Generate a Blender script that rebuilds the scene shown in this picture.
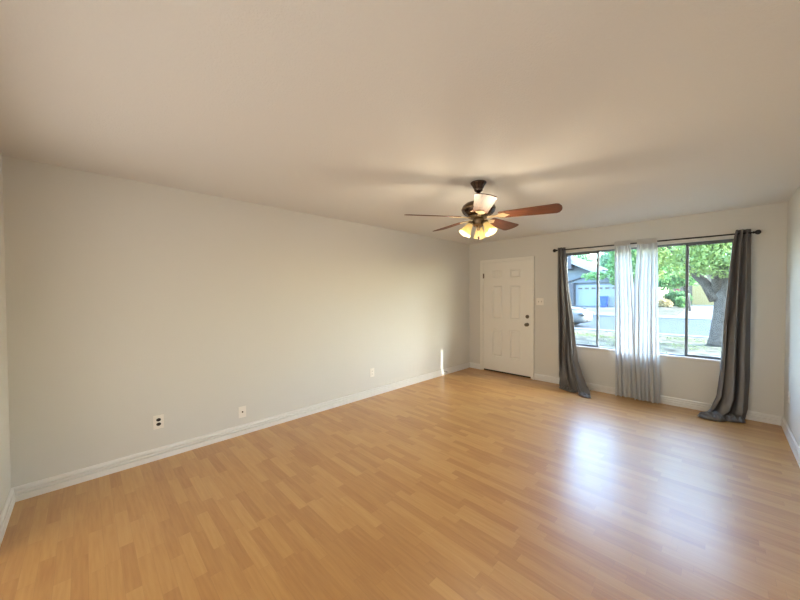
import bpy, bmesh, math, random
from mathutils import Vector, Matrix, noise
import numpy as np
random.seed(7)
PI = math.pi
S = bpy.context.scene
COL = S.collection
for o in list(bpy.data.objects): bpy.data.objects.remove(o)

# ------------------------------------------------------------------ camera, light, exposure
W, L, H = 4.0146, 5.8194, 2.44
yaw, pit, rol = 0.7910462, 0.0188369, -0.0045074
cd = bpy.data.cameras.new('camera'); cam = bpy.data.objects.new('camera', cd); COL.objects.link(cam)
cd.sensor_width = 36; cd.lens = 318.608 / 800 * 36; cd.clip_start = .02; cd.clip_end = 400
fw = Vector((-math.sin(yaw)*math.cos(pit), math.cos(yaw)*math.cos(pit), -math.sin(pit)))
r0 = Vector((math.cos(yaw), math.sin(yaw), 0)); u0 = r0.cross(fw)
rr = math.cos(rol)*r0 + math.sin(rol)*u0; uu = rr.cross(fw)
cam.matrix_world = Matrix(((rr.x, uu.x, -fw.x, 3.52668), (rr.y, uu.y, -fw.y, .39422), (rr.z, uu.z, -fw.z, 1.46355), (0, 0, 0, 1)))
S.camera = cam
S.view_settings.view_transform = 'Standard'; S.view_settings.look = 'None'
S.view_settings.gamma = 1; S.view_settings.use_curve_mapping = False
S.view_settings.exposure = 0.24

SUN_AZ, SUN_EL = math.radians(26.5), math.radians(36.0)
wd = bpy.data.worlds.new('world'); S.world = wd; wd.use_nodes = True
nt = wd.node_tree; bg = nt.nodes['Background']
sky = nt.nodes.new('ShaderNodeTexSky'); sky.sky_type = 'NISHITA'; sky.sun_disc = False
sky.sun_elevation = SUN_EL; sky.sun_rotation = PI/2 - SUN_AZ; sky.air_density = 1.2; sky.dust_density = 2.0
nt.links.new(sky.outputs[0], bg.inputs[0]); bg.inputs[1].default_value = 3.3

def light(name, kind, loc, energy, color=(1, 1, 1), **kw):
    d = bpy.data.lights.new(name, kind); d.energy = energy; d.color = color
    for k, v in kw.items(): setattr(d, k, v)
    o = bpy.data.objects.new(name, d); COL.objects.link(o); o.location = loc; return o
sun = light('sun', 'SUN', (20, 20, 20), 9.0, (1, .93, .82), angle=math.radians(.53))
sd = Vector((math.cos(SUN_EL)*math.cos(SUN_AZ), math.cos(SUN_EL)*math.sin(SUN_AZ), math.sin(SUN_EL)))
sun.rotation_euler = sd.to_track_quat('Z', 'Y').to_euler()
# added fill light behind the camera, shining through an opening cut for it
dl2 = light('near_fill_light', 'AREA', (2.20, -.35, 1.10), 28, (1, .945, .85), shape='RECTANGLE', size=3.1, size_y=2.0)
dl2.rotation_euler = (PI/2+.12, 0, 0)
FAN_W = 8.5      # each bulb

# ------------------------------------------------------------------ materials
def mat(name, col=(.8, .8, .8), rough=.6, metal=0, spec=.5, bump=0, bscale=50, var=0, vscale=8, emit=None, es=0, coat=0, sheen=0, trans=0):
    m = bpy.data.materials.new(name); m.use_nodes = True; n = m.node_tree; b = n.nodes['Principled BSDF']
    b.inputs['Base Color'].default_value = (*col, 1); b.inputs['Roughness'].default_value = rough
    b.inputs['Metallic'].default_value = metal; b.inputs['Specular IOR Level'].default_value = spec
    b.inputs['Coat Weight'].default_value = coat; b.inputs['Sheen Weight'].default_value = sheen
    tc = n.nodes.new('ShaderNodeTexCoord')
    if emit: b.inputs['Emission Color'].default_value = (*emit, 1); b.inputs['Emission Strength'].default_value = es
    if bump:
        t = n.nodes.new('ShaderNodeTexNoise'); t.inputs['Scale'].default_value = bscale; t.inputs['Detail'].default_value = 4
        bp = n.nodes.new('ShaderNodeBump'); bp.inputs['Strength'].default_value = bump; bp.inputs['Distance'].default_value = .004
        n.links.new(tc.outputs['Object'], t.inputs[0]); n.links.new(t.outputs[0], bp.inputs['Height']); n.links.new(bp.outputs[0], b.inputs['Normal'])
    if var:
        t = n.nodes.new('ShaderNodeTexNoise'); t.inputs['Scale'].default_value = vscale; t.inputs['Detail'].default_value = 5
        cr = n.nodes.new('ShaderNodeValToRGB')
        cr.color_ramp.elements[0].position = .3; cr.color_ramp.elements[1].position = .7
        cr.color_ramp.elements[0].color = (*[c*(1-var) for c in col], 1); cr.color_ramp.elements[1].color = (*[min(1, c*(1+var)) for c in col], 1)
        n.links.new(tc.outputs['Object'], t.inputs[0]); n.links.new(t.outputs[0], cr.inputs[0]); n.links.new(cr.outputs[0], b.inputs['Base Color'])
    if trans:   # light passing through thin leaves or cloth
        out = n.nodes['Material Output']; tr = n.nodes.new('ShaderNodeBsdfTranslucent'); mx = n.nodes.new('ShaderNodeMixShader')
        tr.inputs[0].default_value = (*col, 1)
        if var: n.links.new(cr.outputs[0], tr.inputs[0])
        mx.inputs[0].default_value = trans; n.links.new(b.outputs[0], mx.inputs[1]); n.links.new(tr.outputs[0], mx.inputs[2]); n.links.new(mx.outputs[0], out.inputs[0])
    return m

M_wall = mat('greige wall paint', (.715, .70, .655), .75, bump=.2, bscale=90)
M_ceil = mat('textured ceiling paint', (.77, .76, .745), .9, bump=.6, bscale=110)
M_trim = mat('white trim paint', (.86, .85, .82), .35)
M_door = mat('off white door paint', (.87, .85, .79), .4)
M_plate = mat('ivory plate plastic', (.90, .86, .79), .35)
M_black = mat('dark slot', (.012, .008, .006), .5)
M_bronze = mat('dark bronze', (.10, .068, .050), .24, metal=.9)
M_bronzeb = mat('brushed antique bronze', (.25, .18, .11), .35, metal=1)
M_brass = mat('pale brass bracket', (.75, .62, .40), .35, metal=.7)
M_nickel = mat('satin nickel', (.20, .165, .12), .3, metal=1)
M_rod = mat('black rod enamel', (.02, .017, .016), .4, metal=.4)
M_frame = mat('aluminium window frame', (.17, .19, .21), .6, spec=.1)
M_sill = mat('white sill paint', (.82, .80, .76), .4)
M_satin = mat('grey satin curtain', (.10, .093, .092), .30, spec=.85, sheen=.15, bump=.3, bscale=14, trans=.06)
M_spring = mat('spring steel', (.25, .24, .22), .3, metal=1)

def wood_blade():
    m = mat('cherry blade veneer', (.24, .07, .02), .5, coat=.15); n = m.node_tree; b = n.nodes['Principled BSDF']; b.inputs['Coat Roughness'].default_value = .2; b.inputs['Coat IOR'].default_value = 1.5
    tc = n.nodes.new('ShaderNodeTexCoord'); mp = n.nodes.new('ShaderNodeMapping'); mp.inputs['Scale'].default_value = (3, 45, 45)
    t = n.nodes.new('ShaderNodeTexNoise'); t.inputs['Scale'].default_value = 2.2; t.inputs['Detail'].default_value = 6
    cr = n.nodes.new('ShaderNodeValToRGB'); cr.color_ramp.elements[0].position = .35; cr.color_ramp.elements[1].position = .7
    cr.color_ramp.elements[0].color = (.055, .014, .006, 1); cr.color_ramp.elements[1].color = (.17, .05, .016, 1)
    n.links.new(tc.outputs['Object'], mp.inputs[0]); n.links.new(mp.outputs[0], t.inputs[0]); n.links.new(t.outputs[0], cr.inputs[0]); n.links.new(cr.outputs[0], b.inputs['Base Color'])
    return m
M_blade = wood_blade()

def mth(n, op, a, b=None):
    x = n.nodes.new('ShaderNodeMath'); x.operation = op
    for i, v in enumerate((a, b)):
        if v is None: continue
        if isinstance(v, (int, float)): x.inputs[i].default_value = v
        else: n.links.new(v, x.inputs[i])
    return x.outputs[0]
def floor_mat():
    m = mat('beech strip laminate', (.5, .3, .13), .26); n = m.node_tree; b = n.nodes['Principled BSDF']
    tc = n.nodes.new('ShaderNodeTexCoord'); sp = n.nodes.new('ShaderNodeSeparateXYZ'); n.links.new(tc.outputs['Object'], sp.inputs[0])
    X, Y = sp.outputs[0], sp.outputs[1]
    ry = mth(n, 'DIVIDE', Y, .064); row = mth(n, 'FLOOR', ry)
    w1 = n.nodes.new('ShaderNodeTexWhiteNoise'); w1.noise_dimensions = '1D'; n.links.new(row, w1.inputs['W'])
    cx = mth(n, 'ADD', mth(n, 'DIVIDE', X, .40), mth(n, 'MULTIPLY', w1.outputs['Value'], 17.3)); cell = mth(n, 'FLOOR', cx)
    cb = n.nodes.new('ShaderNodeCombineXYZ'); n.links.new(row, cb.inputs[0]); n.links.new(cell, cb.inputs[1])
    w2 = n.nodes.new('ShaderNodeTexWhiteNoise'); w2.noise_dimensions = '2D'; n.links.new(cb.outputs[0], w2.inputs['Vector'])
    # grain, shifted from block to block
    mp = n.nodes.new('ShaderNodeMapping'); mp.inputs['Scale'].default_value = (5, 60, 1); n.links.new(tc.outputs['Object'], mp.inputs[0])
    vm = n.nodes.new('ShaderNodeVectorMath'); vm.operation = 'ADD'; n.links.new(mp.outputs[0], vm.inputs[0])
    sc = n.nodes.new('ShaderNodeVectorMath'); sc.operation = 'SCALE'; n.links.new(w2.outputs['Color'], sc.inputs[0]); sc.inputs['Scale'].default_value = 40
    n.links.new(sc.outputs[0], vm.inputs[1])
    g = n.nodes.new('ShaderNodeTexNoise'); g.inputs['Scale'].default_value = 1; g.inputs['Detail'].default_value = 5; n.links.new(vm.outputs[0], g.inputs[0])
    f = mth(n, 'ADD', mth(n, 'MULTIPLY', w2.outputs['Value'], .36), mth(n, 'MULTIPLY', g.outputs[0], .58))
    cr = n.nodes.new('ShaderNodeValToRGB'); e = cr.color_ramp.elements
    e[0].position = .08; e[0].color = (.385, .158, .030, 1); e[1].position = .98; e[1].color = (.655, .385, .125, 1)
    k = e.new(.5); k.color = (.53, .268, .068, 1); n.links.new(f, cr.inputs[0])
    # seams
    fy = mth(n, 'ABSOLUTE', mth(n, 'SUBTRACT', mth(n, 'FRACT', ry), .5)); fx = mth(n, 'ABSOLUTE', mth(n, 'SUBTRACT', mth(n, 'FRACT', cx), .5))
    seam = mth(n, 'MAXIMUM', mth(n, 'GREATER_THAN', fy, .488), mth(n, 'GREATER_THAN', fx, .4975))
    mx = n.nodes.new('ShaderNodeMix'); mx.data_type = 'RGBA'; n.links.new(mth(n, 'MULTIPLY', seam, .22), mx.inputs[0]); n.links.new(cr.outputs[0], mx.inputs[6]); mx.inputs[7].default_value = (.22, .09, .03, 1)
    n.links.new(mx.outputs[2], b.inputs['Base Color'])
    # worn gloss
    rn = n.nodes.new('ShaderNodeTexNoise'); rn.inputs['Scale'].default_value = 1.6; rn.inputs['Detail'].default_value = 6; n.links.new(tc.outputs['Object'], rn.inputs[0])
    n.links.new(mth(n, 'ADD', mth(n, 'MULTIPLY', rn.outputs[0], .14), .42), b.inputs['Roughness'])
    bn = n.nodes.new('ShaderNodeBump'); bn.inputs['Strength'].default_value = .12; bn.inputs['Distance'].default_value = .002; n.links.new(g.outputs[0], bn.inputs['Height']); n.links.new(bn.outputs[0], b.inputs['Normal'])
    b.inputs['Specular IOR Level'].default_value = 1.0; b.inputs['Coat Weight'].default_value = .65; b.inputs['Coat Roughness'].default_value = .27; b.inputs['Coat IOR'].default_value = 1.6
    return m
M_floor = floor_mat()

def mix_shader(name, fac, build_a, build_b):
    m = bpy.data.materials.new(name); m.use_nodes = True; n = m.node_tree; n.nodes.remove(n.nodes['Principled BSDF'])
    mx = n.nodes.new('ShaderNodeMixShader'); mx.inputs[0].default_value = fac
    n.links.new(build_a(n), mx.inputs[1]); n.links.new(build_b(n), mx.inputs[2]); n.links.new(mx.outputs[0], n.nodes['Material Output'].inputs[0]); return m
def sh(kind, col, rough=None):
    def f(n):
        s = n.nodes.new(kind); s.inputs[0].default_value = (*col, 1)
        if rough is not None: s.inputs['Roughness'].default_value = rough
        return s.outputs[0]
    return f
def mixf(fac, a, b):
    def f(n):
        mx = n.nodes.new('ShaderNodeMixShader'); mx.inputs[0].default_value = fac; n.links.new(a(n), mx.inputs[1]); n.links.new(b(n), mx.inputs[2]); return mx.outputs[0]
    return f
M_glass = mix_shader('hazed window glass', .010, mixf(.002, sh('ShaderNodeBsdfTransparent', (.90, .97, 1)), sh('ShaderNodeBsdfTranslucent', (.75, .88, 1))), sh('ShaderNodeBsdfGlossy', (1, 1, 1), .02))  # faint translucent share adds a pale haze veil over the view
M_sheer = mix_shader('white sheer voile', .88, sh('ShaderNodeBsdfTransparent', (1, 1, 1)), mixf(.5, sh('ShaderNodeBsdfDiffuse', (.88, .89, .90)), sh('ShaderNodeBsdfTranslucent', (.46, .48, .50))))
M_header = mat('gathered voile header', (.72, .71, .68), .8, trans=.25)
M_shade = mix_shader('frosted amber glass shade', .45, mixf(.5, sh('ShaderNodeBsdfTranslucent', (.75, .60, .32)), sh('ShaderNodeBsdfDiffuse', (.55, .45, .26))), lambda n: (lambda e: (e.inputs[1].__setattr__('default_value', .55), e.inputs[0].__setattr__('default_value', (1, .78, .34, 1)), e.outputs[0])[2])(n.nodes.new('ShaderNodeEmission')))
M_bulb = mat('lit bulb', (1, .9, .7), emit=(1, .85, .55), es=9)

# ------------------------------------------------------------------ mesh helpers
def link(name, bm, m, parent=None, smooth=False, kind=None, mats=None):
    me = bpy.data.meshes.new(name)
    bmesh.ops.recalc_face_normals(bm, faces=bm.faces)
    bm.to_mesh(me); bm.free()
    for k in (mats or [m]): me.materials.append(k)
    o = bpy.data.objects.new(name, me); COL.objects.link(o)
    if smooth:
        for p_ in me.polygons: p_.use_smooth = True
    if parent: o.parent = parent
    if kind: o['kind'] = kind
    return o
def struct(name, bm, m, parent=None, **kw): return link(name, bm, m, parent, kind='structure', **kw)
def empty(name, loc=(0, 0, 0), label=None, cat=None, group=None, kind=None, rz=0):
    o = bpy.data.objects.new(name, None); COL.objects.link(o); o.location = loc; o.rotation_euler.z = rz; o.empty_display_size = .1
    return tag(o, label, cat, group, kind)
def tag(o, label=None, cat=None, group=None, kind=None):
    if label: o['label'] = label
    if cat: o['category'] = cat
    if group: o['group'] = group
    if kind: o['kind'] = kind
    return o
def box(bm, a, b, bev=0, M=None):
    vs = [bm.verts.new((x, y, z)) for x in (a[0], b[0]) for y in (a[1], b[1]) for z in (a[2], b[2])]
    fs = [(0, 1, 3, 2), (4, 6, 7, 5), (0, 4, 5, 1), (2, 3, 7, 6), (0, 2, 6, 4), (1, 5, 7, 3)]
    F = [bm.faces.new([vs[i] for i in f]) for f in fs]
    if bev:
        es = list({e for f in F for e in f.edges}); r = bmesh.ops.bevel(bm, geom=es, offset=bev, segments=2, profile=.5, affect='EDGES', clamp_overlap=True)
        if M is not None:
            vv = {v for f in r['faces'] for v in f.verts}; bmesh.ops.transform(bm, matrix=M, verts=list(vv))
    elif M is not None: bmesh.ops.transform(bm, matrix=M, verts=vs)
    return bm
def B(a, b, bev=0, M=None): return box(bmesh.new(), a, b, bev, M)
def lathe(bm, prof, seg=32, M=None, cap=True, lobes=0, amp=0):
    rings = []
    for r, z in prof:
        rings.append([bm.verts.new(((r*(1+amp*math.cos(lobes*2*PI*i/seg)))*math.cos(2*PI*i/seg), (r*(1+amp*math.cos(lobes*2*PI*i/seg)))*math.sin(2*PI*i/seg), z)) for i in range(seg)])
    for a, b in zip(rings, rings[1:]):
        for i in range(seg): bm.faces.new((a[i], a[(i+1) % seg], b[(i+1) % seg], b[i]))
    if cap:
        bm.faces.new(rings[0]); bm.faces.new(rings[-1])
    if M is not None: bmesh.ops.transform(bm, matrix=M, verts=[v for r in rings for v in r])
    return bm
def tube(bm, pts, r, seg=10, cap=True):
    pts = [Vector(p_) for p_ in pts]; rings = []; up = Vector((0, 0, 1))
    u = None
    for i, p_ in enumerate(pts):
        d = (pts[min(i+1, len(pts)-1)] - pts[max(i-1, 0)]).normalized()
        if u is None:
            u = d.cross(up)
            if u.length < .3: u = d.cross(Vector((1, 0, 0)))
        else: u = u - d*u.dot(d)
        u.normalize(); v = d.cross(u); rad = r[i] if isinstance(r, (list, tuple)) else r
        rings.append([bm.verts.new(p_ + (u*math.cos(2*PI*k/seg) + v*math.sin(2*PI*k/seg))*rad) for k in range(seg)])
    for a, b in zip(rings, rings[1:]):
        for i in range(seg): bm.faces.new((a[i], a[(i+1) % seg], b[(i+1) % seg], b[i]))
    if cap: bm.faces.new(rings[0]); bm.faces.new(rings[-1])
    return bm
def prism(bm, poly, axis, a, b):
    """poly of 2D points extruded along an axis between a and b"""
    def P(q, t): return {'x': (t, q[0], q[1]), 'y': (q[0], t, q[1]), 'z': (q[0], q[1], t)}[axis]
    A = [bm.verts.new(P(q, a)) for q in poly]; Bv = [bm.verts.new(P(q, b)) for q in poly]
    bm.faces.new(A); bm.faces.new(Bv)
    for i in range(len(poly)): j = (i+1) % len(poly); bm.faces.new((A[i], A[j], Bv[j], Bv[i]))
    return bm
def ball(bm, c, r, sub=2, s=(1, 1, 1)):
    return bmesh.ops.create_icosphere(bm, subdivisions=sub, radius=r, matrix=Matrix.Translation(c) @ Matrix.Diagonal((*s, 1)))

# ------------------------------------------------------------------ room shell
T = .15
WX0, WX1, WZ0, WZ1 = 1.745, 3.645, .645, 2.10        # window opening
DX0, DX1, DZ1 = .305, 1.232, 2.045                    # entry door opening
struct('floor', B((-T, -T, -.12), (W+T, L+T, 0)), M_floor)
struct('ceiling', B((-T, -T, H), (W+T, L+T, H+.12)), M_ceil)
struct('wall_left', B((-T, -T, 0), (0, L+T, H)), M_wall)

struct('wall_right', B((W, -T, 0), (W+T, L+T, H)), M_wall)
def holed(x0, x1, y0, y1, holes):
    """a wall along x with rectangular holes (hx0,hx1,hz0,hz1)"""
    xs = sorted({x0, x1, *[h[0] for h in holes], *[h[1] for h in holes]}); zs = sorted({0, H, *[h[2] for h in holes], *[h[3] for h in holes]})
    bm = bmesh.new(); solid = {}
    for i in range(len(xs)-1):
        for k in range(len(zs)-1):
            cx, cz = (xs[i]+xs[i+1])/2, (zs[k]+zs[k+1])/2
            solid[i, k] = not any(h[0] < cx < h[1] and h[2] < cz < h[3] for h in holes)
    V = {}
    def v(i, s, k):
        if (i, s, k) not in V: V[i, s, k] = bm.verts.new((xs[i], (y0, y1)[s], zs[k]))
        return V[i, s, k]
    for (i, k), ok in solid.items():
        if not ok: continue
        for s in (0, 1): bm.faces.new((v(i, s, k), v(i+1, s, k), v(i+1, s, k+1), v(i, s, k+1)))
        for di, dk, q in ((-1, 0, ((i, 0, k), (i, 1, k), (i, 1, k+1), (i, 0, k+1))), (1, 0, ((i+1, 0, k), (i+1, 1, k), (i+1, 1, k+1), (i+1, 0, k+1))),
                          (0, -1, ((i, 0, k), (i+1, 0, k), (i+1, 1, k), (i, 1, k))), (0, 1, ((i, 0, k+1), (i+1, 0, k+1), (i+1, 1, k+1), (i, 1, k+1)))):
            if not solid.get((i+di, k+dk), False): bm.faces.new([v(*t) for t in q])
    return bm
struct('wall_far', holed(0, W, L, L+.11, [(WX0, WX1, WZ0, WZ1), (DX0, DX1, 0, DZ1)]), M_wall)
struct('wall_near', holed(0, W, -T, 0, [(.70, 3.9, 0, 2.08)]), M_wall)  # opening made to let the fill light in

# unseen box added round the fill light, closing that opening to the sky
struct('wall_fill_box', B((-T, -1.3, 0), (W+T, -1.15, H)), M_wall); struct('floor_fill_box', B((-T, -1.3, -.12), (W+T, -T, 0)), M_floor); struct('ceiling_fill_box', B((-T, -1.3, H), (W+T, -T, H+.12)), M_ceil)
for x in (-T, W): struct('wall_fill_box', B((x, -1.15, 0), (x+T, -T, H)), M_wall)

# baseboards: two grooves and a rounded top
BB = [(0, 0), (.019, 0), (.019, .044), (.004, .0445), (.004, .053), (.018, .0535), (.018, .070), (.004, .0705), (.004, .078), (.014, .0785), (.013, .095), (.006, .102), (0, .103)]
def base_left():
    return prism(bmesh.new(), BB, 'y', .014, L-.014)
bm = bmesh.new(); prism(bm, [(a, b) for a, b in BB], 'y', 0, L); struct('baseboard_left', bm, M_trim)
bm = bmesh.new(); prism(bm, [(W-a, b) for a, b in BB], 'y', 0, L); struct('baseboard_right', bm, M_trim)
bm = bmesh.new(); prism(bm, [(L-a, b) for a, b in BB], 'x', .012, .249); prism(bm, [(L-a, b) for a, b in BB], 'x', 1.287, W-.012); struct('baseboard_far', bm, M_trim)
bm = bmesh.new(); prism(bm, [(a, b) for a, b in BB], 'x', .012, .70); struct('baseboard_near', bm, M_trim)

# ------------------------------------------------------------------ entry door
door = empty('door_1', (0, 0, 0), 'white six panel entry door with nickel knob in the far corner', kind='structure')
def door_slab():
    bm = bmesh.new(); x0, x1, z0, z1 = DX0+.008, DX1-.006, .028, DZ1-.006; y = L+.004; yb = L+.045
    pw = [(.505, .690), (.857, 1.043)]; pz = [(.30, .805), (.995, 1.61), (1.75, 1.895)]
    xs = [x0, pw[0][0], pw[0][1], pw[1][0], pw[1][1], x1]; zs = [z0, *pz[0], *pz[1], *pz[2], z1]
    panels = {(1, 1), (3, 1), (1, 3), (3, 3), (1, 5), (3, 5)}
    g = [[bm.verts.new((x, y, z)) for z in zs] for x in xs]
    for i in range(5):
        for k in range(7):
            q = [g[i][k], g[i+1][k], g[i+1][k+1], g[i][k+1]]
            if (i, k) not in panels: bm.faces.new(q); continue
            prev = q; X0, X1, Z0, Z1 = xs[i], xs[i+1], zs[k], zs[k+1]
            for ins, dep in ((.004, .014), (.010, .014), (.028, .002)):
                cur = [bm.verts.new((a, y+dep, b)) for a, b in ((X0+ins, Z0+ins), (X1-ins, Z0+ins), (X1-ins, Z1-ins), (X0+ins, Z1-ins))]
                for j in range(4): bm.faces.new((prev[j], prev[(j+1) % 4], cur[(j+1) % 4], cur[j]))
                prev = cur
            bm.faces.new(prev)
    box(bm, (x0, y+.0145, z0), (x1, yb, z1)); 
    for a, b in (((x0, y, z0), (x0+.004, y+.02, z1)), ((x1-.004, y, z0), (x1, y+.02, z1)), ((x0, y, z1-.004), (x1, y+.02, z1)), ((x0, y, z0), (x1, y+.02, z0+.004))): box(bm, (a[0], a[1]+.0002, a[2]), b)
    return bm
struct('door_panel', door_slab(), M_door, door)
bm = bmesh.new()
cp = [(0, 0), (.016, .006), (.016, .045), (.010, .055), (0, .056)]
def casing(bm, x0, x1, z1, w=.052, t=.016):
    for a, b in (((x0-w, L-t, 0), (x0, L, z1)), ((x1, L-t, 0), (x1+w, L, z1)), ((x0-w, L-t, z1), (x1+w, L, z1+w))): box(bm, a, b, .003)
    for a, b in (((x0-w, L-t-.004, 0), (x0-w+.016, L-.002, z1+w)), ((x1+w-.016, L-t-.004, 0), (x1+w, L-.002, z1+w)), ((x0-w, L-t-.004, z1+w-.016), (x1+w, L-.002, z1+w))): box(bm, a, b, .002)
casing(bm, DX0, DX1, DZ1)
box(bm, (DX0-.001, L+.0, 0), (DX0+.006, L+T, DZ1)); box(bm, (DX1-.004, L, 0), (DX1+.001, L+T, DZ1)); box(bm, (DX0, L, DZ1-.004), (DX1, L+T, DZ1+.001))
box(bm, (DX0, L+.05, 0), (DX0+.03, L+.075, DZ1)); box(bm, (DX1-.03, L+.05, 0), (DX1, L+.075, DZ1)); box(bm, (DX0, L+.05, DZ1-.03), (DX1, L+.075, DZ1))
struct('door_casing', bm, M_door, door)
bm = B((DX0+.006, L+.022, .0), (DX1-.004, L+T, .0275)); struct('threshold', bm, M_black, door)  # coloured black to give the shadow gap under the door
def knob(z, name, dead=False):
    M = Matrix.Translation((1.163, L+.004, z)) @ Matrix.Rotation(PI/2, 4, 'X')
    bm = bmesh.new()
    lathe(bm, [(.001, 0), (.032, 0), (.032, .004), (.026, .010), (.012, .012)] + ([(.012, .014)] if dead else [(.010, .032), (.016, .038), (.026, .045), (.029, .056), (.026, .066), (.015, .072), (.001, .073)]), 28, M)
    if dead: box(bm, (-.005, -.016, .012), (.005, .016, .026), .002, M)
    o = struct(name, bm, M_nickel, door, smooth=not dead); return o
knob(.925, 'door_knob'); knob(1.062, 'deadbolt', True)
for z in (.303, 1.053, 1.80):
    bm = bmesh.new(); lathe(bm, [(.006, -.045), (.006, .045)], 12, Matrix.Translation((DX0+.002, L-.003, z))); box(bm, (DX0-.002, L-.002, z-.044), (DX0+.022, L+.0035, z+.044)); struct('hinge', bm, M_door if z < 1.5 else M_nickel, door)

# ------------------------------------------------------------------ window
win = empty('window_1', (0, 0, 0), 'wide aluminium slider window with a fixed middle pane', kind='structure')
YG = L+.066
bm = bmesh.new(); fwid = .022
for a, b in (((WX0, YG-.03, WZ0), (WX0+fwid, YG+.04, WZ1)), ((WX1-fwid, YG-.03, WZ0), (WX1, YG+.04, WZ1)), ((WX0, YG-.03, WZ1-fwid), (WX1, YG+.04, WZ1)), ((WX0, YG-.03, WZ0), (WX1, YG+.04, WZ0+.012))): box(bm, a, b, .003)
MX = (2.208, 3.208)
for x in MX: box(bm, (x-.016, YG-.0, WZ0), (x+.016, YG+.03, WZ1), .002)
struct('window_frame', bm, M_frame, win)
def sash(x0, x1, nm='window_sash'):
    s = bmesh.new(); w = .022; y0, y1 = YG-.02, YG+.005; z0, z1 = WZ0+.010, WZ1-fwid+.004
    for a, b in (((x0, y0, z0), (x0+w, y1, z1)), ((x1-w, y0, z0), (x1, y1, z1)), ((x0, y0, z1-w), (x1, y1, z1)), ((x0, y0, z0), (x1, y1, z0+.018))): box(s, a, b, .002)
    o = struct(nm, s, M_frame, win); struct('window_glass', B((x0+w, YG-.009, z0+.018), (x1-w, YG-.005, z1-w)), M_glass, o); return o
sash(WX0+.018, MX[0]+.012); sash(MX[1]-.010, WX1-.018)
struct('window_glass', B((MX[0]+.014, YG+.012, WZ0+.012), (MX[1]-.012, YG+.016, WZ1-fwid)), M_glass, win)
bm = B((WX0-.0, L-.012, WZ0-.022), (WX1+.0, YG-.03, WZ0+.001), .003); struct('window_sill', bm, M_sill, win)

# ------------------------------------------------------------------ curtain rod
YR = L-.09
def rodz(x): return 2.136 + .0*x
rod = empty('curtain_rod', (0, 0, 0), 'thin black curtain rod with round finials above the window', 'curtain rod')
bm = bmesh.new(); tube(bm, [(1.675, YR, 2.143), (3.765, YR, 2.135)], .0085, 12); link('pole', bm, M_rod, rod, smooth=True)
for x, s in ((1.675, -1), (3.765, 1)):
    bm = bmesh.new(); z = 2.143 if s < 0 else 2.135
    lathe(bm, [(.009, -.005), (.014, .0), (.014, .006), (.009, .010), (.020, .018), (.027, .032), (.024, .048), (.012, .058), (.001, .060)], 20, Matrix.Translation((x, YR, z)) @ Matrix.Rotation(s*PI/2, 4, 'Y')); link('finial', bm, M_rod, rod, smooth=True)
for x in (1.70, 3.742):
    bm = bmesh.new(); tube(bm, [(x, L-.001, 2.125), (x, YR, 2.125)], .006, 8); box(bm, (x-.012, L-.004, 2.095), (x+.012, L, 2.155), .001); box(bm, (x-.006, YR-.012, 2.122), (x+.006, YR+.012, 2.130)); link('bracket', bm, M_rod, rod)

# ------------------------------------------------------------------ curtains
def lerp(a, b, t): return a+(b-a)*t
def keyed(keys, z):
    """keys: list of (z, values...) descending"""
    if z >= keys[0][0]: return keys[0][1:]
    for a, b in zip(keys, keys[1:]):
        if a[0] >= z >= b[0]:
            t = (a[0]-z)/(a[0]-b[0]); t = t*t*(3-2*t) if False else t
            return [lerp(p_, q, t) for p_, q in zip(a[1:], b[1:])]
    return keys[-1][1:]
def cloth(keys, folds, nz=70, nt=160, ztop=2.18, zbot=.012, seed=0, solid=.0022, sharp=1.0, puddle=None):
    """keys rows: z, x0, y0, x1, y1, amplitude, phase"""
    bm = bmesh.new(); R = random.Random(seed); ph = [R.uniform(-.6, .6) for _ in range(40)]
    rows = []
    for k in range(nz+1):
        z = lerp(ztop, zbot, k/nz); x0, y0, x1, y1, A, P = keyed(keys, z)
        d = Vector((x1-x0, y1-y0, 0)); ln = d.length; d.normalize(); n = Vector((d.y, -d.x, 0))
        row = []
        for i in range(nt+1):
            t = i/nt; u = t*folds; j = int(u)
            s = math.sin(2*PI*u + P + .5*math.sin(3*z+ph[j % 40])*min(1, (ztop-z)))
            s = math.copysign(abs(s)**sharp, s)
            amp = A*(.8+.35*math.sin(1.7*u+ph[(j+5) % 40]*3))
            p_ = Vector((x0, y0, z)) + d*ln*t + n*s*amp + d*amp*.55*math.sin(4*PI*u+P)
            if z < .3: p_ += n*noise.noise(Vector((u*2.2+seed, z*14, seed*3)))*.035*(1-z/.3)
            nn = noise.noise(Vector((u*.9+seed*7, z*2.2, seed)))*.016*min(1, (ztop-z)*.8)
            p_ += n*nn
            if puddle and z < puddle[0]:
                q = 1-z/puddle[0]; p_ += Vector(puddle[1])*q*q*(.7+.5*math.sin(u*2.3)); 
            row.append(bm.verts.new(p_))
        rows.append(row)
    for a, b in zip(rows, rows[1:]):
        for i in range(nt): bm.faces.new((a[i], a[i+1], b[i+1], b[i]))
    return bm
def solidify(o, t):
    m = o.modifiers.new('thickness', 'SOLIDIFY'); m.thickness = t; m.offset = 0
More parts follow.
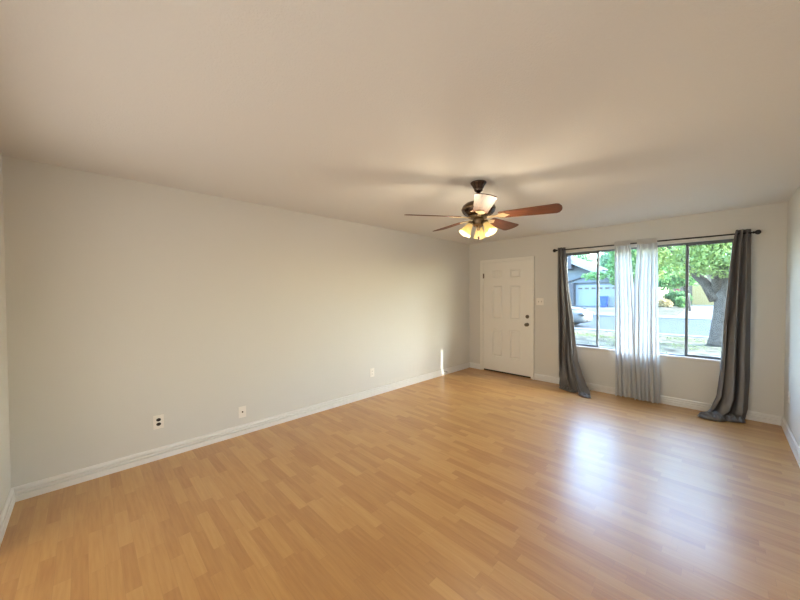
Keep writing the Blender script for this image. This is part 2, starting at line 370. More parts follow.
# left dark curtain: sweeps to the right and forward as it falls
KL = [(2.19, 1.700, YR, 1.790, YR, .030, 0), (2.0, 1.700, YR, 1.795, YR, .030, 0), (1.5, 1.702, YR-.01, 1.845, YR, .040, .2), (1.05, 1.712, YR-.01, 1.905, YR-.01, .050, .3), (.75, 1.72, YR-.01, 1.935, YR-.035, .054, .3),
      (.45, 1.725, YR, 1.985, YR-.10, .054, .4), (.2, 1.735, YR-.03, 2.10, YR-.20, .050, .5), (.06, 1.75, YR-.07, 2.19, YR-.29, .048, .5), (0, 1.765, YR-.10, 2.22, YR-.32, .044, .5)]
cl = empty('curtain', (1.74, YR, 0), 'dark grey satin curtain beside the light switch, hem swept sideways', 'curtain', 'grey satin curtains on the rod')
def child(bm, name, m, par, smooth=True, **kw):
    bmesh.ops.translate(bm, vec=-par.location, verts=bm.verts); return link(name, bm, m, par, smooth=smooth, **kw)
o = child(cloth(KL, 2.6, seed=1, sharp=.75, puddle=(.12, (.03, -.05, 0))), 'curtain_panel', M_satin, cl); solidify(o, .003)
KR = [(2.19, 3.632, YR, 3.742, YR, .030, .4), (2.0, 3.60, YR, 3.742, YR, .034, .4), (1.5, 3.565, YR-.005, 3.748, YR, .044, .5), (1.09, 3.54, YR-.01, 3.748, YR, .052, .6), (.5, 3.515, YR-.03, 3.755, YR, .062, .8),
      (.25, 3.49, YR-.06, 3.75, YR, .066, .9), (.10, 3.43, YR-.11, 3.75, YR-.01, .064, 1.0), (0, 3.37, YR-.17, 3.75, YR-.03, .055, 1.0)]
cr_ = empty('curtain', (3.69, YR, 0), 'dark grey satin curtain near the room corner, hem pooled on the floor', 'curtain', 'grey satin curtains on the rod')
o = child(cloth(KR, 2.7, seed=4, sharp=.75, puddle=(.14, (-.06, -.05, 0))), 'curtain_panel', M_satin, cr_); solidify(o, .003)

def hem_pile(par, cx, cy, rx, ry, rot, h, seed):
    bm = bmesh.new(); N, Mx = 34, 14; rows = []
    for k in range(Mx+1):
        f = k/Mx; row = []
        for i in range(N):
            a = 2*PI*i/N; w = 1+.22*noise.noise(Vector((math.cos(a)*1.7+seed, math.sin(a)*1.7, seed)))
            x, y = rx*f*w*math.cos(a), ry*f*w*math.sin(a)
            ridge = .5+.5*math.sin(13*(x/rx)*1.1+5*(y/ry)+seed)
            z = .006+h*math.sqrt(max(0, 1-f*f))*(.45+.55*ridge+.3*noise.noise(Vector((x*22, y*22, seed))))
            row.append(bm.verts.new((cx+x*math.cos(rot)-y*math.sin(rot), cy+x*math.sin(rot)+y*math.cos(rot), max(.004, z))))
        rows.append(row)
    for p_, q in zip(rows, rows[1:]):
        for i in range(N): bm.faces.new((p_[i], p_[(i+1) % N], q[(i+1) % N], q[i]))
    bmesh.ops.remove_doubles(bm, verts=rows[0], dist=1e-5)
    o = child(bm, 'pooled_hem', M_satin, par); solidify(o, .003)
hem_pile(cl, 2.17, YR-.33, .10, .055, -.5, .055, 2); hem_pile(cl, 1.90, YR-.19, .15, .05, -.45, .045, 6)
hem_pile(cr_, 3.46, YR-.19, .13, .085, .35, .085, 3); hem_pile(cr_, 3.62, YR-.11, .11, .07, .3, .070, 9)

# sheers
def sheer(keys, folds, seed, label, hx0, hx1):
    e = empty('sheer_curtain', ((hx0+hx1)/2, YR, 0), label, 'sheer curtain', 'white sheer curtains on the rod')
    o = child(cloth(keys, folds, nz=50, nt=200, ztop=2.128, zbot=.02, seed=seed, sharp=.8), 'sheer_panel', M_sheer, e)
    bm = bmesh.new(); N = 90; prof = [(-.040+.018, .010), (-.012, .013), (.004, .0125), (.014, .010), (.026, .007), (.040, .009), (.046, .003)]
    rows = []
    for i in range(N+1):
        x = lerp(hx0, hx1, i/N); g = .0035*math.sin(i*1.9)+.002*math.sin(i*.83); ring = []
        for dz, r in prof: ring.append(bm.verts.new((x, YR-r-g, 2.140+dz+.002*math.sin(i*1.3))))
        for dz, r in reversed(prof): ring.append(bm.verts.new((x, YR+r+g, 2.140+dz+.002*math.sin(i*1.3))))
        rows.append(ring)
    for a, b in zip(rows, rows[1:]):
        for k in range(len(a)): bm.faces.new((a[k], a[(k+1) % len(a)], b[(k+1) % len(a)], b[k]))
    child(bm, 'gathered_header', M_header, e); return e
K1 = [(2.14, 2.450, YR, 2.632, YR, .010, 0), (1.9, 2.452, YR, 2.640, YR, .016, 0), (1.5, 2.455, YR, 2.665, YR, .020, .1), (1.0, 2.462, YR-.003, 2.69, YR, .024, .2), (0, 2.478, YR-.015, 2.73, YR, .028, .3)]
K2 = [(2.14, 2.708, YR, 2.922, YR, .010, 0), (1.9, 2.70, YR, 2.924, YR, .016, 0), (1.5, 2.675, YR-.003, 2.928, YR, .020, .2), (1.0, 2.68, YR-.01, 2.935, YR, .024, .3), (0, 2.70, YR-.035, 2.962, YR-.01, .028, .4)]
sheer(K1, 4.6, 11, 'white sheer curtain nearer the door, hanging in front of the window', 2.448, 2.634)
sheer(K2, 5.6, 12, 'white sheer curtain farther from the door, hanging in front of the window', 2.707, 2.924)

# ------------------------------------------------------------------ plates on the walls
def plate_local(w, h):
    bm = B((-w/2, -h/2, 0), (w/2, h/2, .006), .0025); return bm
def wall_thing(name, label, cat, loc, R, group=None):
    e = empty(name, loc, label, cat, group); e.rotation_euler = R; return e
RL = (PI/2, 0, PI/2)      # local x -> world +y, local y -> up, local z -> +x
def outlet(loc, R, label, dark=False, w=.078, h=.122, group='wall outlets'):
    e = wall_thing('wall_outlet', label, 'outlet', loc, R, group)
    link('cover_plate', plate_local(w, h), M_plate, e)
    for s in (-1, 1):
        bm = lathe(bmesh.new(), [(.017, .005), (.017, .0085), (.0155, .009)], 24, Matrix.Translation((0, s*.0195, 0)) @ Matrix.Diagonal((1, .85, 1, 1)))
        f = link('receptacle', bm, M_black if dark else M_plate, e)
        bm = bmesh.new()
        for dx in (-.006, .006): box(bm, (dx-.0012, s*.0195-.001, .0088), (dx+.0012, s*.0195+.007, .0094))
        lathe(bm, [(.0025, .0088), (.0025, .0094)], 8, Matrix.Translation((0, s*.0195-.006, 0))); link('slots', bm, M_black, f)
    link('screw', lathe(bmesh.new(), [(.0032, .005), (.0032, .0075), (.002, .008)], 10), M_plate, e)
    return e
outlet((0, .843, .333), RL, 'ivory wall outlet with two dark sockets, nearest the room corner', True)
outlet((0, 3.309, .337), RL, 'ivory wall outlet with pale sockets, midway along the long wall')
outlet((W, 5.43, .405), (PI/2, 0, -PI/2), 'pale wall outlet on the bright side wall beyond the curtain', w=.072, h=.115)
e = wall_thing('cable_plate', 'ivory cable jack plate low on the long wall between two outlets', 'wall plate', (0, 1.548, .236), RL)
link('cover_plate', plate_local(.074, .118), M_plate, e)
bm = lathe(bmesh.new(), [(.008, .005), (.008, .009), (.005, .009), (.005, .016), (.0045, .016)], 14); link('coax_jack', bm, M_bronze, e)
for s in (-1, 1): link('screw', lathe(bmesh.new(), [(.0032, .005), (.0032, .0075), (.002, .008)], 10, Matrix.Translation((0, s*.042, 0))), M_plate, e)
e = wall_thing('light_switch', 'ivory two toggle light switch plate between door and curtain', 'light switch', (1.381, L, 1.327), (PI/2, 0, 0))
link('cover_plate', plate_local(.122, .120), M_plate, e)
for s in (-1, 1):
    bm = B((s*.023-.005, -.012, .0055), (s*.023+.005, .012, .0068)); link('slot', bm, M_bronzeb, e)
    bm = B((-.0035, -.005, 0), (.0035, .005, .016), .001, Matrix.Translation((s*.023, .002, .005)) @ Matrix.Rotation(-.5, 4, 'X')); link('toggle', bm, M_plate, e)
e = wall_thing('door_stop', 'small spring door stop on the long wall baseboard', 'door stop', (.012, 4.97, .066), (0, PI/2, 0))
bm = bmesh.new(); lathe(bm, [(.011, 0), (.011, .004), (.005, .006)], 14)
pts = [(.0055*math.cos(a*.9), .0055*math.sin(a*.9), .005+a*.00085) for a in range(72)]; tube(bm, pts, .0012, 5); link('spring', bm, M_spring, e)
link('rubber_tip', lathe(bmesh.new(), [(.005, .060), (.008, .064), (.008, .074), (.006, .077)], 14), M_black, e)

# ------------------------------------------------------------------ ceiling fan
FX, FY = 2.010, 2.870
fan = empty('ceiling_fan', (FX, FY, H), 'five blade ceiling fan with bronze motor and three lit glass shades', 'ceiling fan')
def fz(z): return z-H
link('canopy', lathe(bmesh.new(), [(.068, 0), (.070, -.006), (.066, -.014), (.060, -.020), (.052, -.034), (.040, -.056), (.036, -.062), (.037, -.070), (.030, -.078), (.022, -.086), (.014, -.090)], 40), M_bronze, fan, smooth=True)
link('downrod', lathe(bmesh.new(), [(.0125, -.085), (.0125, fz(2.285)), (.022, fz(2.283)), (.024, fz(2.262))], 20), M_bronze, fan, smooth=True)
link('motor_housing', lathe(bmesh.new(), [(.030, fz(2.272)), (.070, fz(2.268)), (.112, fz(2.255)), (.136, fz(2.236)), (.144, fz(2.214)), (.144, fz(2.196)), (.138, fz(2.180)), (.122, fz(2.162)), (.100, fz(2.150)), (.070, fz(2.146))], 56), M_bronze, fan, smooth=True)
link('motor_band', lathe(bmesh.new(), [(.1445, fz(2.212)), (.1475, fz(2.210)), (.1475, fz(2.200)), (.1445, fz(2.198))], 56, cap=False), M_bronzeb, fan, smooth=True)
link('blade_hub', lathe(bmesh.new(), [(.085, fz(2.147)), (.088, fz(2.140)), (.088, fz(2.132)), (.070, fz(2.128))], 40), M_bronzeb, fan, smooth=True)
bm = lathe(bmesh.new(), [(.050, fz(2.136)), (.050, fz(2.130)), (.040, fz(2.130)), (.046, fz(2.124)), (.049, fz(2.112)), (.049, fz(2.087)), (.044, fz(2.078)), (.052, fz(2.072)), (.052, fz(2.064)), (.040, fz(2.056)), (.022, fz(2.048)), (.014, fz(2.032)), (.010, fz(2.020)), (.001, fz(2.016))], 36)
link('switch_housing', bm, M_bronzeb, fan, smooth=True)
# blade: long plank widening to a clipped tip
def blade_mesh():
    bm = bmesh.new(); out = [(.175, -.050), (.19, -.058), (.615, -.080), (.638, -.072), (.656, -.035), (.660, 0), (.656, .035), (.638, .072), (.615, .080), (.19, .058), (.175, .050)]
    prism(bm, out, 'z', -.003, .003); bmesh.ops.bevel(bm, geom=[e_ for e_ in bm.edges if abs(e_.verts[0].co.z-e_.verts[1].co.z) < 1e-6], offset=.001, segments=1, affect='EDGES'); return bm
def bracket_mesh():
    bm = bmesh.new()
    prism(bm, [(.155, -.018), (.175, -.034), (.215, -.040), (.235, -.022), (.262, 0), (.235, .022), (.215, .040), (.175, .034), (.155, .018)], 'z', -.0085, -.0035)
    prism(bm, [(.075, -.016), (.16, -.012), (.16, .012), (.075, .016)], 'z', -.010, -.003)
    for x, y in ((.195, -.024), (.195, .024), (.238, 0)): ball(bm, (x, y, -.009), .005, 1)
    return bm
bl0 = None; ZB = fz(2.136)
for k in range(5):
    a = PI/2 + k*2*PI/5
    Mx = Matrix.Translation((0, 0, ZB)) @ Matrix.Rotation(a, 4, 'Z') @ Matrix.Rotation(math.radians(-13), 4, 'X')
    if bl0 is None:
        bl0 = link('blade', blade_mesh(), M_blade, fan); br0 = link('blade_bracket', bracket_mesh(), M_brass, bl0); b_ = bl0
    else:
        b_ = bl0.copy(); COL.objects.link(b_); b_.parent = fan; c_ = br0.copy(); COL.objects.link(c_); c_.parent = b_
    b_.matrix_local = Mx
# light kit
SH = [(.024, 0), (.026, -.010), (.029, -.026), (.034, -.045), (.041, -.066), (.050, -.086), (.057, -.100)]
shade_prof = SH + [(r-.003, z) for r, z in reversed(SH)]
cd_ = yaw
for k, ph in enumerate((-50, 70, 190)):
    a = math.radians(ph) + yaw; tilt = math.radians(33)
    base = Vector((.068*math.cos(a), .068*math.sin(a), fz(2.080)))
    bm = bmesh.new(); tube(bm, [(.030*math.cos(a), .030*math.sin(a), fz(2.092)), (.050*math.cos(a), .050*math.sin(a), fz(2.096)), (.065*math.cos(a), .065*math.sin(a), fz(2.090)), tuple(base)], [.009, .008, .009, .012], 12)
    link('lamp_arm', bm, M_bronzeb, fan, smooth=True)
    Ms = Matrix.Translation(base) @ Matrix.Rotation(a, 4, 'Z') @ Matrix.Rotation(-tilt, 4, 'Y')
    link('lamp_socket', lathe(bmesh.new(), [(.012, .012), (.024, .006), (.028, -.004), (.028, -.012), (.020, -.016)], 24, Ms), M_bronzeb, fan, smooth=True)
    bm = bmesh.new(); seg = 48; rings = []
    for r, z in shade_prof: rings.append([bm.verts.new((r*math.cos(2*PI*i/seg), r*math.sin(2*PI*i/seg), z + (-.006*abs(math.cos(4*PI*i/seg))*max(0, (-z-.075)/.025)))) for i in range(seg)])
    rings.append(rings[0])
    for p_, q in zip(rings, rings[1:]):
        for i in range(seg): bm.faces.new((p_[i], p_[(i+1) % seg], q[(i+1) % seg], q[i]))
    bmesh.ops.transform(bm, matrix=Ms @ Matrix.Translation((0, 0, -.008)), verts=bm.verts)
    sh_ = link('lamp_shade', bm, M_shade, fan, smooth=True)
    bm = bmesh.new(); lathe(bm, [(.008, -.018), (.011, -.030), (.018, -.046), (.022, -.060), (.020, -.074), (.011, -.082), (.001, -.084)], 20, Ms); link('bulb', bm, M_bulb, sh_, smooth=True)
    p_ = Ms @ Vector((0, 0, -.155))
    lo = light('fan_bulb_light', 'POINT', (FX+p_.x, FY+p_.y, H+p_.z), FAN_W, (1, .84, .60), shadow_soft_size=.06)
# pull chain
bm = bmesh.new(); cxp = Vector((math.sin(yaw), -math.cos(yaw), 0))*.06 - Vector((math.cos(yaw), math.sin(yaw), 0))*.012
tube(bm, [(cxp.x, cxp.y, fz(2.05)), (cxp.x, cxp.y, fz(1.955))], .0014, 6); link('pull_chain', bm, M_brass, fan)
bm = bmesh.new(); ball(bm, (cxp.x, cxp.y, fz(1.944)), .014, 2, (1, 1, 1.1)); link('pull_knob', bm, M_bronze, fan, smooth=True)

# ------------------------------------------------------------------ outside
G = -.15
M_gravel = mat('dry yard gravel', (.075, .072, .056), .95, spec=.04, bump=1, bscale=25, var=.7, vscale=4)
M_road = mat('pale asphalt', (.045, .055, .070), .9, spec=.04, var=.15, vscale=1.5)
M_conc = mat('light concrete', (.125, .130, .132), .9, spec=.04, var=.06, vscale=.8)
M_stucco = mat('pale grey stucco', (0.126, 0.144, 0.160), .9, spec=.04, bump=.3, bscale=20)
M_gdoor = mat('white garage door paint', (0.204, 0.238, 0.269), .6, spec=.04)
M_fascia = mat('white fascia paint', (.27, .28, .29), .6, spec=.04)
M_shingle = mat('grey roof shingle', (0.075, 0.075, 0.082), .95, spec=.04, var=.2, vscale=6)
M_tan = mat('tan stucco', (0.144, 0.124, 0.091), .9, spec=.04, bump=.3, bscale=20)
M_ydoor = mat('pale yellow garage door paint', (0.273, 0.214, 0.098), .6, spec=.04)
M_tshingle = mat('brown roof shingle', (.25, .19, .14), .95, spec=.04, var=.2, vscale=6)
M_carp = mat('white car paint', (.085, .093, .10), .4, spec=.15)
M_carg = mat('dark car glass', (.03, .035, .04), .08)
M_lamp = mat('clear headlight', (.03, .035, .04), .3)
M_tyre = mat('black tyre rubber', (.02, .02, .02), .8)
M_alloy = mat('alloy wheel', (.5, .5, .52), .3, metal=1)
M_bin = mat('blue bin plastic', (.012, .055, .42), .5)
M_bark = mat('grey brown bark', (.070, .062, .055), .95, spec=.04, bump=1, bscale=12, var=.4, vscale=10)
def leafm(n, c, v=.35, t=.45): return mat(n, c, .6, var=v, vscale=2.5, trans=t)
M_leaf1 = leafm('olive green leaves', (0.195, 0.270, 0.075)); M_leaf2 = leafm('bright green leaves', (0.136, 0.272, 0.088)); M_leaf3 = leafm('dark green leaves', (.07, .16, .06))
M_leaf4 = leafm('bluish green leaves', (.16, .28, .16)); M_dry = leafm('dry straw grass', (0.364, 0.294, 0.154), .25, .2); M_red = leafm('dark red blossoms', (.24, .03, .05), .3, .2)

struct('ground', B((-60, L+T+.01, G-.3), (60, 16.0, G)), M_gravel)
bm = bmesh.new(); prism(bm, [(16.0, G-.3), (16.0, G+.02), (16.45, G+.02), (16.55, G-.04), (27.0, G-.04), (27.0, G-.3)], 'x', -60, 60)
struct('road', bm, M_road)
struct('curb', B((-60, 15.98, G-.3), (60, 16.42, G+.035), .02), M_conc)
bm = bmesh.new(); prism(bm, [(26.9, G-.3), (26.9, G+.02), (29, G+.03), (36, .17), (60, .22), (60, G-.3)], 'x', -60, 60); struct('sidewalk', bm, M_conc)
bm = bmesh.new(); prism(bm, [(29.2, G-.3), (29.2, G+.045), (36, .19), (60, .24), (60, G-.3)], 'x', -1.3, 1.4)
prism(bm, [(29.2, G-.3), (29.2, G+.045), (36, .19), (60, .24), (60, G-.3)], 'x', -60, -8.6); struct('ground', bm, M_gravel)

# grass tufts on the near yard
def leaves_mesh(blobs, n, size, seed, aspect=.45, hollow=.55, droop=.3):
    R = np.random.RandomState(seed); wts = np.array([b[3]*b[4]*b[5] for b in blobs])**.8; idx = R.choice(len(blobs), n, p=wts/wts.sum()); bl = np.array(blobs)[idx]
    d = R.normal(size=(n, 3)); d /= np.linalg.norm(d, axis=1)[:, None]; rad = hollow+(1-hollow)*R.rand(n)**.6
    d2 = R.normal(size=(n, 3))*.10
    c = bl[:, :3] + (d*rad[:, None]+d2)*bl[:, 3:6]
    a = R.normal(size=(n, 3)); a[:, 2] -= droop*2; a /= np.linalg.norm(a, axis=1)[:, None]
    b = np.cross(a, R.normal(size=(n, 3))); b /= np.linalg.norm(b, axis=1)[:, None]
    s = size*(.6+.8*R.rand(n))[:, None]; a = a*s; b = b*s*aspect
    nrm = np.cross(a, b); nrm /= np.linalg.norm(nrm, axis=1)[:, None]
    v = np.stack([c-a*.5, c+b*.5+nrm*s*.06, c+a*.5, c-b*.5+nrm*s*.06], 1).reshape(-1, 3)
    me = bpy.data.meshes.new('foliage'); me.vertices.add(len(v)); me.vertices.foreach_set('co', v.ravel())
    me.loops.add(4*n); me.loops.foreach_set('vertex_index', np.arange(4*n)); me.polygons.add(n); me.polygons.foreach_set('loop_start', np.arange(n)*4); me.polygons.foreach_set('loop_total', np.full(n, 4))
    me.update(); me.validate(); return me
def leafobj(name, me, m, parent=None):
    me.materials.append(m); o = bpy.data.objects.new(name, me); COL.objects.link(o)
    if parent: o.parent = parent
    return o
def tree(loc, label, blobs, n, size, m, trunk, seed, group=None, droop=.3):
    t = empty('tree', loc, label, 'tree', group)
    bm = bmesh.new()
    for pts, rad in trunk:
        P = [Vector(p_)-Vector(loc) for p_ in pts]; tube(bm, P, rad, 14)
    for v in bm.verts:
        q = noise.noise(Vector((v.co.x*6, v.co.y*6, v.co.z*2)))*.04; v.co += Vector((v.co.x, v.co.y, 0)).normalized()*q if Vector((v.co.x, v.co.y)).length > .01 else Vector((0, 0, 0))
    link('trunk', bm, M_bark, t, smooth=True)
    me = leaves_mesh([(b[0]-loc[0], b[1]-loc[1], b[2]-loc[2], *b[3:]) for b in blobs], n, size, seed, droop=droop); leafobj('foliage', me, m, t); return t
def bush(name, loc, label, cat, rad, n, size, m, seed, group=None, droop=0):
    t = empty(name, loc, label, cat, group); R = random.Random(seed)
    blobs = [(R.uniform(-.35, .35)*rad[0], R.uniform(-.3, .3)*rad[1], rad[2]*R.uniform(.35, .6), rad[0]*.6, rad[1]*.6, rad[2]*.5) for _ in range(5)]
    leafobj('foliage', leaves_mesh(blobs, n, size, seed, droop=droop), m, t)
    bm = bmesh.new()
    for k in range(5): a = k*1.3; tube(bm, [(0, 0, -.03), (math.cos(a)*rad[0]*.3, math.sin(a)*rad[1]*.3, rad[2]*.6)], [.03, .012], 6)
    link('stem', bm, M_bark, t); return t
# the big yard tree: leaning trunk, low crown
R7 = random.Random(5)
blobs = []
for x, y, z, rx, rz in ((2.3, 14.3, 3.1, .9, .8), (3.2, 13.6, 3.5, .9, .85), (4.0, 13.9, 3.3, .9, .9), (4.7, 14.2, 2.9, .8, .85), (3.7, 13.0, 2.75, .8, .55), (2.9, 13.1, 2.65, .5, .5), (1.75, 14.6, 2.55, .45, .7), (3.0, 14.2, 4.3, 1.3, .9), (4.4, 14.0, 4.4, 1.3, .9), (5.4, 14.0, 3.3, 1, 1), (1.9, 14.2, 3.8, .9, .8), (4.9, 13.4, 2.3, .6, .5), (.9, 14.6, 3.9, .8, .6), (2.9, 13.2, 2.3, .55, .4), (3.6, 13.0, 2.3, .7, .42), (4.3, 13.3, 2.2, .6, .45)):
    blobs.append((x, y, z, rx, rx, rz))
TR = [([(3.44, 14.0, G-.05), (3.46, 13.98, .1), (3.49, 13.97, .6), (3.54, 13.95, 1.1), (3.53, 13.95, 1.5), (3.65, 13.95, 2.1), (4.0, 13.9, 2.9), (4.4, 13.9, 3.8)], [.25, .205, .185, .185, .23, .21, .15, .05]),
      ([(3.42, 13.95, 1.25), (3.15, 14.0, 1.75), (2.7, 14.1, 2.3), (2.2, 14.2, 3.1)], [.17, .13, .09, .03]),
      ([(3.45, 13.95, 1.4), (3.4, 13.7, 2.1), (3.2, 13.5, 3.1)], [.16, .12, .04]), ([(3.55, 13.95, 1.6), (4.3, 14.0, 2.1), (5.2, 14.0, 2.8)], [.14, .1, .04])]
tree((3.40, 14.0, G), 'large leaning yard tree with thick rough trunk outside the window', blobs, 18000, .13, M_leaf1, TR, 3)
# tree across the yard whose low branches show left of the sheers
bl = [(-4.1, 21.0, 4.3, 1.5, 1.2, 1.0), (-2.6, 21.0, 4.5, 1.5, 1.2, 1.2), (-3.6, 20.8, 3.2, .9, .6, .45), (-2.3, 20.8, 3.0, .8, .8, .9), (-1.2, 21, 3.2, .9, 1, 1.2), (-1.6, 20.9, 2.1, .35, .3, .45), (-5.0, 21, 4.9, .9, .9, .6)]
# ---- trees
tree((-.2, 28.4, G), 'leafy green street tree showing between window frame and sheers', [(-3.35, 28.4, 2.8, .85, .6, .30), (-1.5, 28.4, 3.3, 1.1, 1.1, 1.2), (-.2, 28.4, 4.2, 1.5, 1.2, 1.6), (-2.1, 28.2, 2.4, .3, .3, .35), (.6, 28.4, 3.6, 1.1, 1.1, 1.2), (-1.2, 28.4, 4.6, 1.2, 1.2, .9)], 9000, .24, M_leaf2,
     [([(-.2, 28.4, G-.05), (-.2, 28.4, 1.2), (-.6, 28.4, 2.4), (-1.5, 28.4, 3.0), (-3.2, 28.4, 2.85)], [.22, .17, .14, .08, .03]), ([(-.2, 28.4, 1.2), (.2, 28.4, 2.4), (.1, 28.4, 3.8)], [.14, .1, .04])], 8, droop=.6)
tree((1.72, 33.5, .12), 'bushy green tree across the road right of the sheers', [(.0, 33.5, 3.4, 1.2, 1.2, 1.4), (.9, 33.5, 4.3, 1.5, 1.3, 1.5), (1.7, 33.5, 3.2, 1.0, 1.1, 1.2), (.5, 33.4, 2.5, 1.0, 1, .8), (2.5, 33.6, 4.6, 1.2, 1.2, 1.2), (-.7, 33.6, 4.6, 1.0, 1.1, 1.1)], 9000, .24, M_leaf2,
     [([(1.72, 33.5, .05), (1.68, 33.5, 1.2), (1.2, 33.5, 2.6), (.9, 33.5, 4)], [.13, .11, .08, .04])], 9)
for i, (x, y, r, zc, lab) in enumerate(((-15.5, 60, 3.6, 6.9, 'blue green tree rising behind the grey roof, nearest the dark curtain'), (-5.5, 53, 3.4, 6.2, 'blue green tree rising behind the white garage'), (6.5, 61, 4.0, 5.4, 'tall tree behind the pale yellow garage'))):
    tree((x, y, .2), lab, [(x, y, zc, r, r, r*.75), (x-1.8, y, zc-1, r*.6, r*.6, r*.6), (x+1.9, y, zc-.8, r*.6, r*.6, r*.6)], 5000, .5, M_leaf4, [([(x, y, .1), (x, y, 3), (x, y, zc)], [.3, .22, .08])], 20+i, 'trees behind the houses')

me = leaves_mesh([(R7.uniform(-5, 3.0), R7.uniform(9.5, 15.4), G+.02, R7.uniform(.4, 1.1), R7.uniform(.2, .6), .035) for _ in range(60)], 9000, .07, 77, aspect=.2, hollow=.0, droop=0)
tag(leafobj('grass', me, leafm('patchy dry lawn grass', (.12, .15, .06), .4, .3)), 'patchy dry green grass growing in the gravel yard outside the window', 'grass', kind='stuff')
# house with the white garage door
hs = empty('house', (0, 36, .17), 'pale grey house with white gable and white garage door', 'house')
def hpart(name, bm, m, par, **kw):
    q = par; off = Vector((0, 0, 0))
    while q is not None: off += q.location; q = q.parent
    bmesh.ops.translate(bm, vec=-off, verts=bm.verts); return link(name, bm, m, par, **kw)
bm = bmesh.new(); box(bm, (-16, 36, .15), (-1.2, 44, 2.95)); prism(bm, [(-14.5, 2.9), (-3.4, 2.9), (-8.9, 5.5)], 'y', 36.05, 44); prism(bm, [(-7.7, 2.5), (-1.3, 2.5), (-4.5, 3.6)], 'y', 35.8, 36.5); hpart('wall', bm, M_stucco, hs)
hpart('pillar', B((-7.50, 35.3, .12), (-7.0, 35.8, 2.5)), M_shingle, hs); hpart('chimney', B((-7.95, 35.0, 3.9), (-7.15, 35.8, 5.35)), M_shingle, hs)
bm = bmesh.new(); prism(bm, [(-8.9, 5.55), (-8.9, 5.75), (-2.9, 2.75), (-2.9, 2.55)], 'y', 35.3, 44.3); prism(bm, [(-8.9, 5.55), (-8.9, 5.75), (-15, 2.75), (-15, 2.55)], 'y', 35.3, 44.3); hpart('roof', bm, M_shingle, hs)
bm = bmesh.new(); prism(bm, [(-8.9, 5.30), (-8.9, 5.80), (-3.4, 3.05), (-3.4, 2.55)], 'y', 35.15, 35.3); prism(bm, [(-8.9, 5.30), (-8.9, 5.80), (-15, 2.80), (-15, 2.35)], 'y', 35.15, 35.3); hpart('fascia', bm, M_fascia, hs)
bm = bmesh.new(); prism(bm, [(-7.9, 2.50), (-7.9, 2.62), (-4.5, 3.72), (-4.5, 3.6)], 'y', 35.6, 36.0); prism(bm, [(-4.5, 3.6), (-4.5, 3.72), (-1.1, 2.62), (-1.1, 2.50)], 'y', 35.6, 36.0); hpart('garage_gable_roof', bm, M_shingle, hs)
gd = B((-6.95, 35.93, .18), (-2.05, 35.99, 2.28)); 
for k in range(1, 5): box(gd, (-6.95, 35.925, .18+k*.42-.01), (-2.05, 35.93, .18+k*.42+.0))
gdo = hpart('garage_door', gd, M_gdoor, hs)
for k in range(8):
    x = -6.72+k*.585; hpart('garage_window', B((x, 35.90, 1.86), (x+.36, 35.925, 2.02)), M_carg, gdo)
# pale yellow garage house
hy = empty('house', (2.5, 46, .2), 'tan house with pale yellow garage door across the road', 'house')
bm = bmesh.new(); box(bm, (-.6, 46, .1), (9, 54, 2.7)); prism(bm, [(-.6, 2.7), (9, 2.7), (4.2, 4.4)], 'y', 46.05, 54); hpart('wall', bm, M_tan, hy)
bm = bmesh.new()
for s in ((-1.2, 2.5), (9.6, 2.5)): prism(bm, [(4.2, 4.35), (4.2, 4.6), (s[0], s[1]+.2), (s[0], s[1])], 'y', 45.4, 54.4)
hpart('roof', bm, M_tshingle, hy)
bm = B((1.3, 45.92, .2), (5.9, 45.99, 2.3))
for k in range(1, 5): box(bm, (1.3, 45.91, .2+k*.42-.012), (5.9, 45.925, .2+k*.42))
hpart('garage_door', bm, M_ydoor, hy)

# shrubs across the road
bush('shrub', (-.25, 37.5, .19), 'pale dry grass clump beside the sheers, across the road', 'shrub', (.9, .7, .75), 2500, .22, M_dry, 31, 'shrubs across the road')
bush('shrub', (.55, 40.0, .2), 'dark green shrub behind the dry grass clump', 'shrub', (1.2, .8, 1.35), 2500, .22, M_leaf3, 32, 'shrubs across the road')
bush('shrub', (1.05, 36.5, .18), 'small round green shrub beside the window mullion', 'shrub', (.5, .5, .85), 1800, .16, M_leaf2, 33, 'shrubs across the road')
bush('shrub', (.45, 43.0, .2), 'dark red flowering shrub above the green one', 'shrub', (.8, .6, 1.45), 2200, .24, M_red, 34, 'shrubs across the road')

# blue bin
bn = empty('recycling_bin', (-4.33, 35.3, .155), 'blue wheeled recycling bin in front of the white garage', 'bin')
bm = bmesh.new(); A = [(-.25, -.28), (.25, -.28), (.25, .28), (-.25, .28)]
v0 = [bm.verts.new((x*.85, y*.85, .04)) for x, y in A]; v1 = [bm.verts.new((x*1.15, y*1.15, .93)) for x, y in A]
bm.faces.new(v0); bm.faces.new(v1)
for i in range(4): j = (i+1) % 4; bm.faces.new((v0[i], v0[j], v1[j], v1[i]))
bmesh.ops.bevel(bm, geom=list(bm.edges), offset=.02, segments=2, affect='EDGES'); link('body', bm, M_bin, bn)
bm = B((-.33, -.38, .93), (.33, .36, .99), .015); box(bm, (-.27, -.30, .985), (.27, .28, 1.03), .015); link('lid', bm, M_bin, bn)
for s in (-1, 1): link('wheel', lathe(bmesh.new(), [(.03, -.02), (.1, -.02), (.1, .02), (.03, .02)], 18, Matrix.Translation((s*.24, .27, .10)) @ Matrix.Rotation(PI/2, 4, 'Y')), M_tyre, bn)

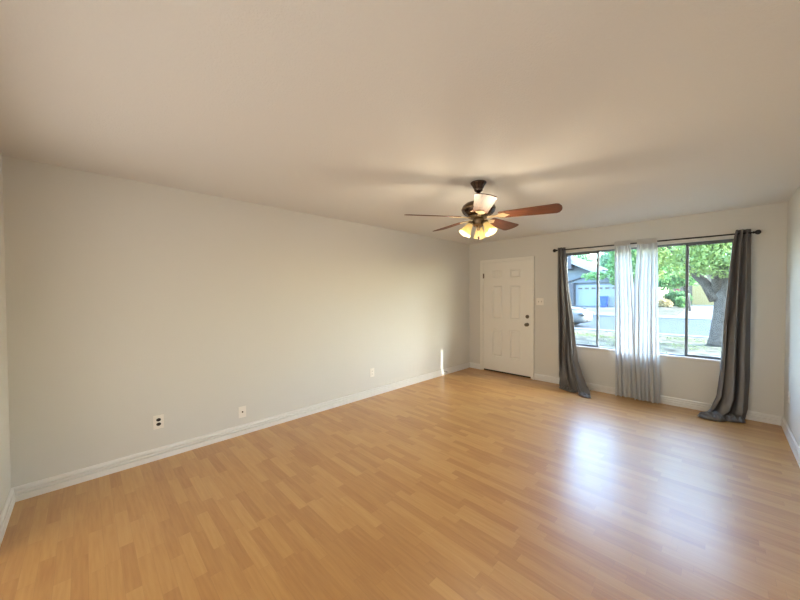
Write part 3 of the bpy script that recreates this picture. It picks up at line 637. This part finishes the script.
# white car parked by the kerb, facing +x
car = empty('car', (-3.25, 17.75, G-.04), 'white hatchback car parked by the curb, half hidden by the curtain', 'car')
def loft(bm, stations, n=18, power=3.2):
    """stations: x, half width, z bottom, z top -> superellipse sections"""
    rings = []
    for x, hw, zb, zt in stations:
        ring = []; cz, hz = (zb+zt)/2, (zt-zb)/2
        for i in range(n):
            a = 2*PI*i/n; c, s = math.cos(a), math.sin(a)
            ring.append(bm.verts.new((x, hw*math.copysign(abs(c)**(2/power), c), cz+hz*math.copysign(abs(s)**(2/power), s))))
        rings.append(ring)
    for a, b in zip(rings, rings[1:]):
        for i in range(n): bm.faces.new((a[i], a[(i+1) % n], b[(i+1) % n], b[i]))
    bm.faces.new(rings[0]); bm.faces.new(rings[-1]); return bm
bm = loft(bmesh.new(), [(2.28, .50, .34, .60), (2.22, .72, .24, .74), (2.05, .84, .20, .83), (1.7, .89, .20, .93), (1.1, .91, .20, 1.02), (.6, .91, .20, 1.07), (-.6, .91, .20, 1.06), (-1.6, .90, .22, 1.04), (-2.1, .86, .28, 1.0), (-2.25, .76, .36, .92)], 28)
link('body', bm, M_carp, car, smooth=True)
bm = loft(bmesh.new(), [(1.15, .70, .95, 1.04), (.6, .72, .95, 1.28), (.15, .68, .95, 1.46), (-.6, .66, .95, 1.50), (-1.3, .66, .95, 1.42), (-1.9, .66, .95, 1.10)], 24); link('glasshouse', bm, M_carg, car, smooth=True)
bm = loft(bmesh.new(), [(.12, .60, 1.40, 1.475), (-.3, .62, 1.40, 1.515), (-.9, .62, 1.40, 1.51), (-1.35, .58, 1.35, 1.43)], 20); link('roof', bm, M_carp, car, smooth=True)
for s in (-1, 1):
    bm = bmesh.new(); ball(bm, (2.13, s*.70, .66), .20, 2, (.8, 1.0, .5)); link('headlight', bm, M_lamp, car, smooth=True)
    for x in (1.38, -1.36):
        M = Matrix.Translation((x, s*.83, .33)) @ Matrix.Rotation(PI/2, 4, 'X')
        w = link('wheel', lathe(bmesh.new(), [(.20, -.10), (.31, -.10), (.33, -.07), (.33, .07), (.31, .10), (.20, .10)], 28, M), M_tyre, car)
        link('rim', lathe(bmesh.new(), [(.03, -.085), (.20, -.095), (.20, .095), (.03, .085)], 20, M), M_alloy, w)
bm = loft(bmesh.new(), [(2.295, .42, .30, .42), (2.26, .46, .29, .44), (2.1, .46, .29, .44)], 16); link('grille', bm, M_tyre, car)
bm = bmesh.new(); tube(bm, [(1.70, -.80, .90), (1.98, -.55, .865), (2.12, 0, .815), (1.98, .55, .865), (1.70, .80, .90)], .022, 6); link('hood_seam', bm, M_tyre, car)

# unseen slab added to block the sun; slanting edge leaves a sliver lit
dx, dy, dz = sd
def shade_pt(x, z, zr): t = (zr-z)/dz; return (x+dx*t, L+dy*t)
ZR = 2.56; XS = 1.820
p1 = shade_pt(XS, 2.3, ZR); p2 = shade_pt(XS, .4, ZR)
bm = bmesh.new(); prism(bm, [(p1[0], L+.115), p1, p2, (p2[0]+.3, p2[1]+.15), (9.0, p2[1]+.15), (9.0, L+.115)], 'z', ZR, ZR+.10); struct('sun_blocker', bm, M_fascia)
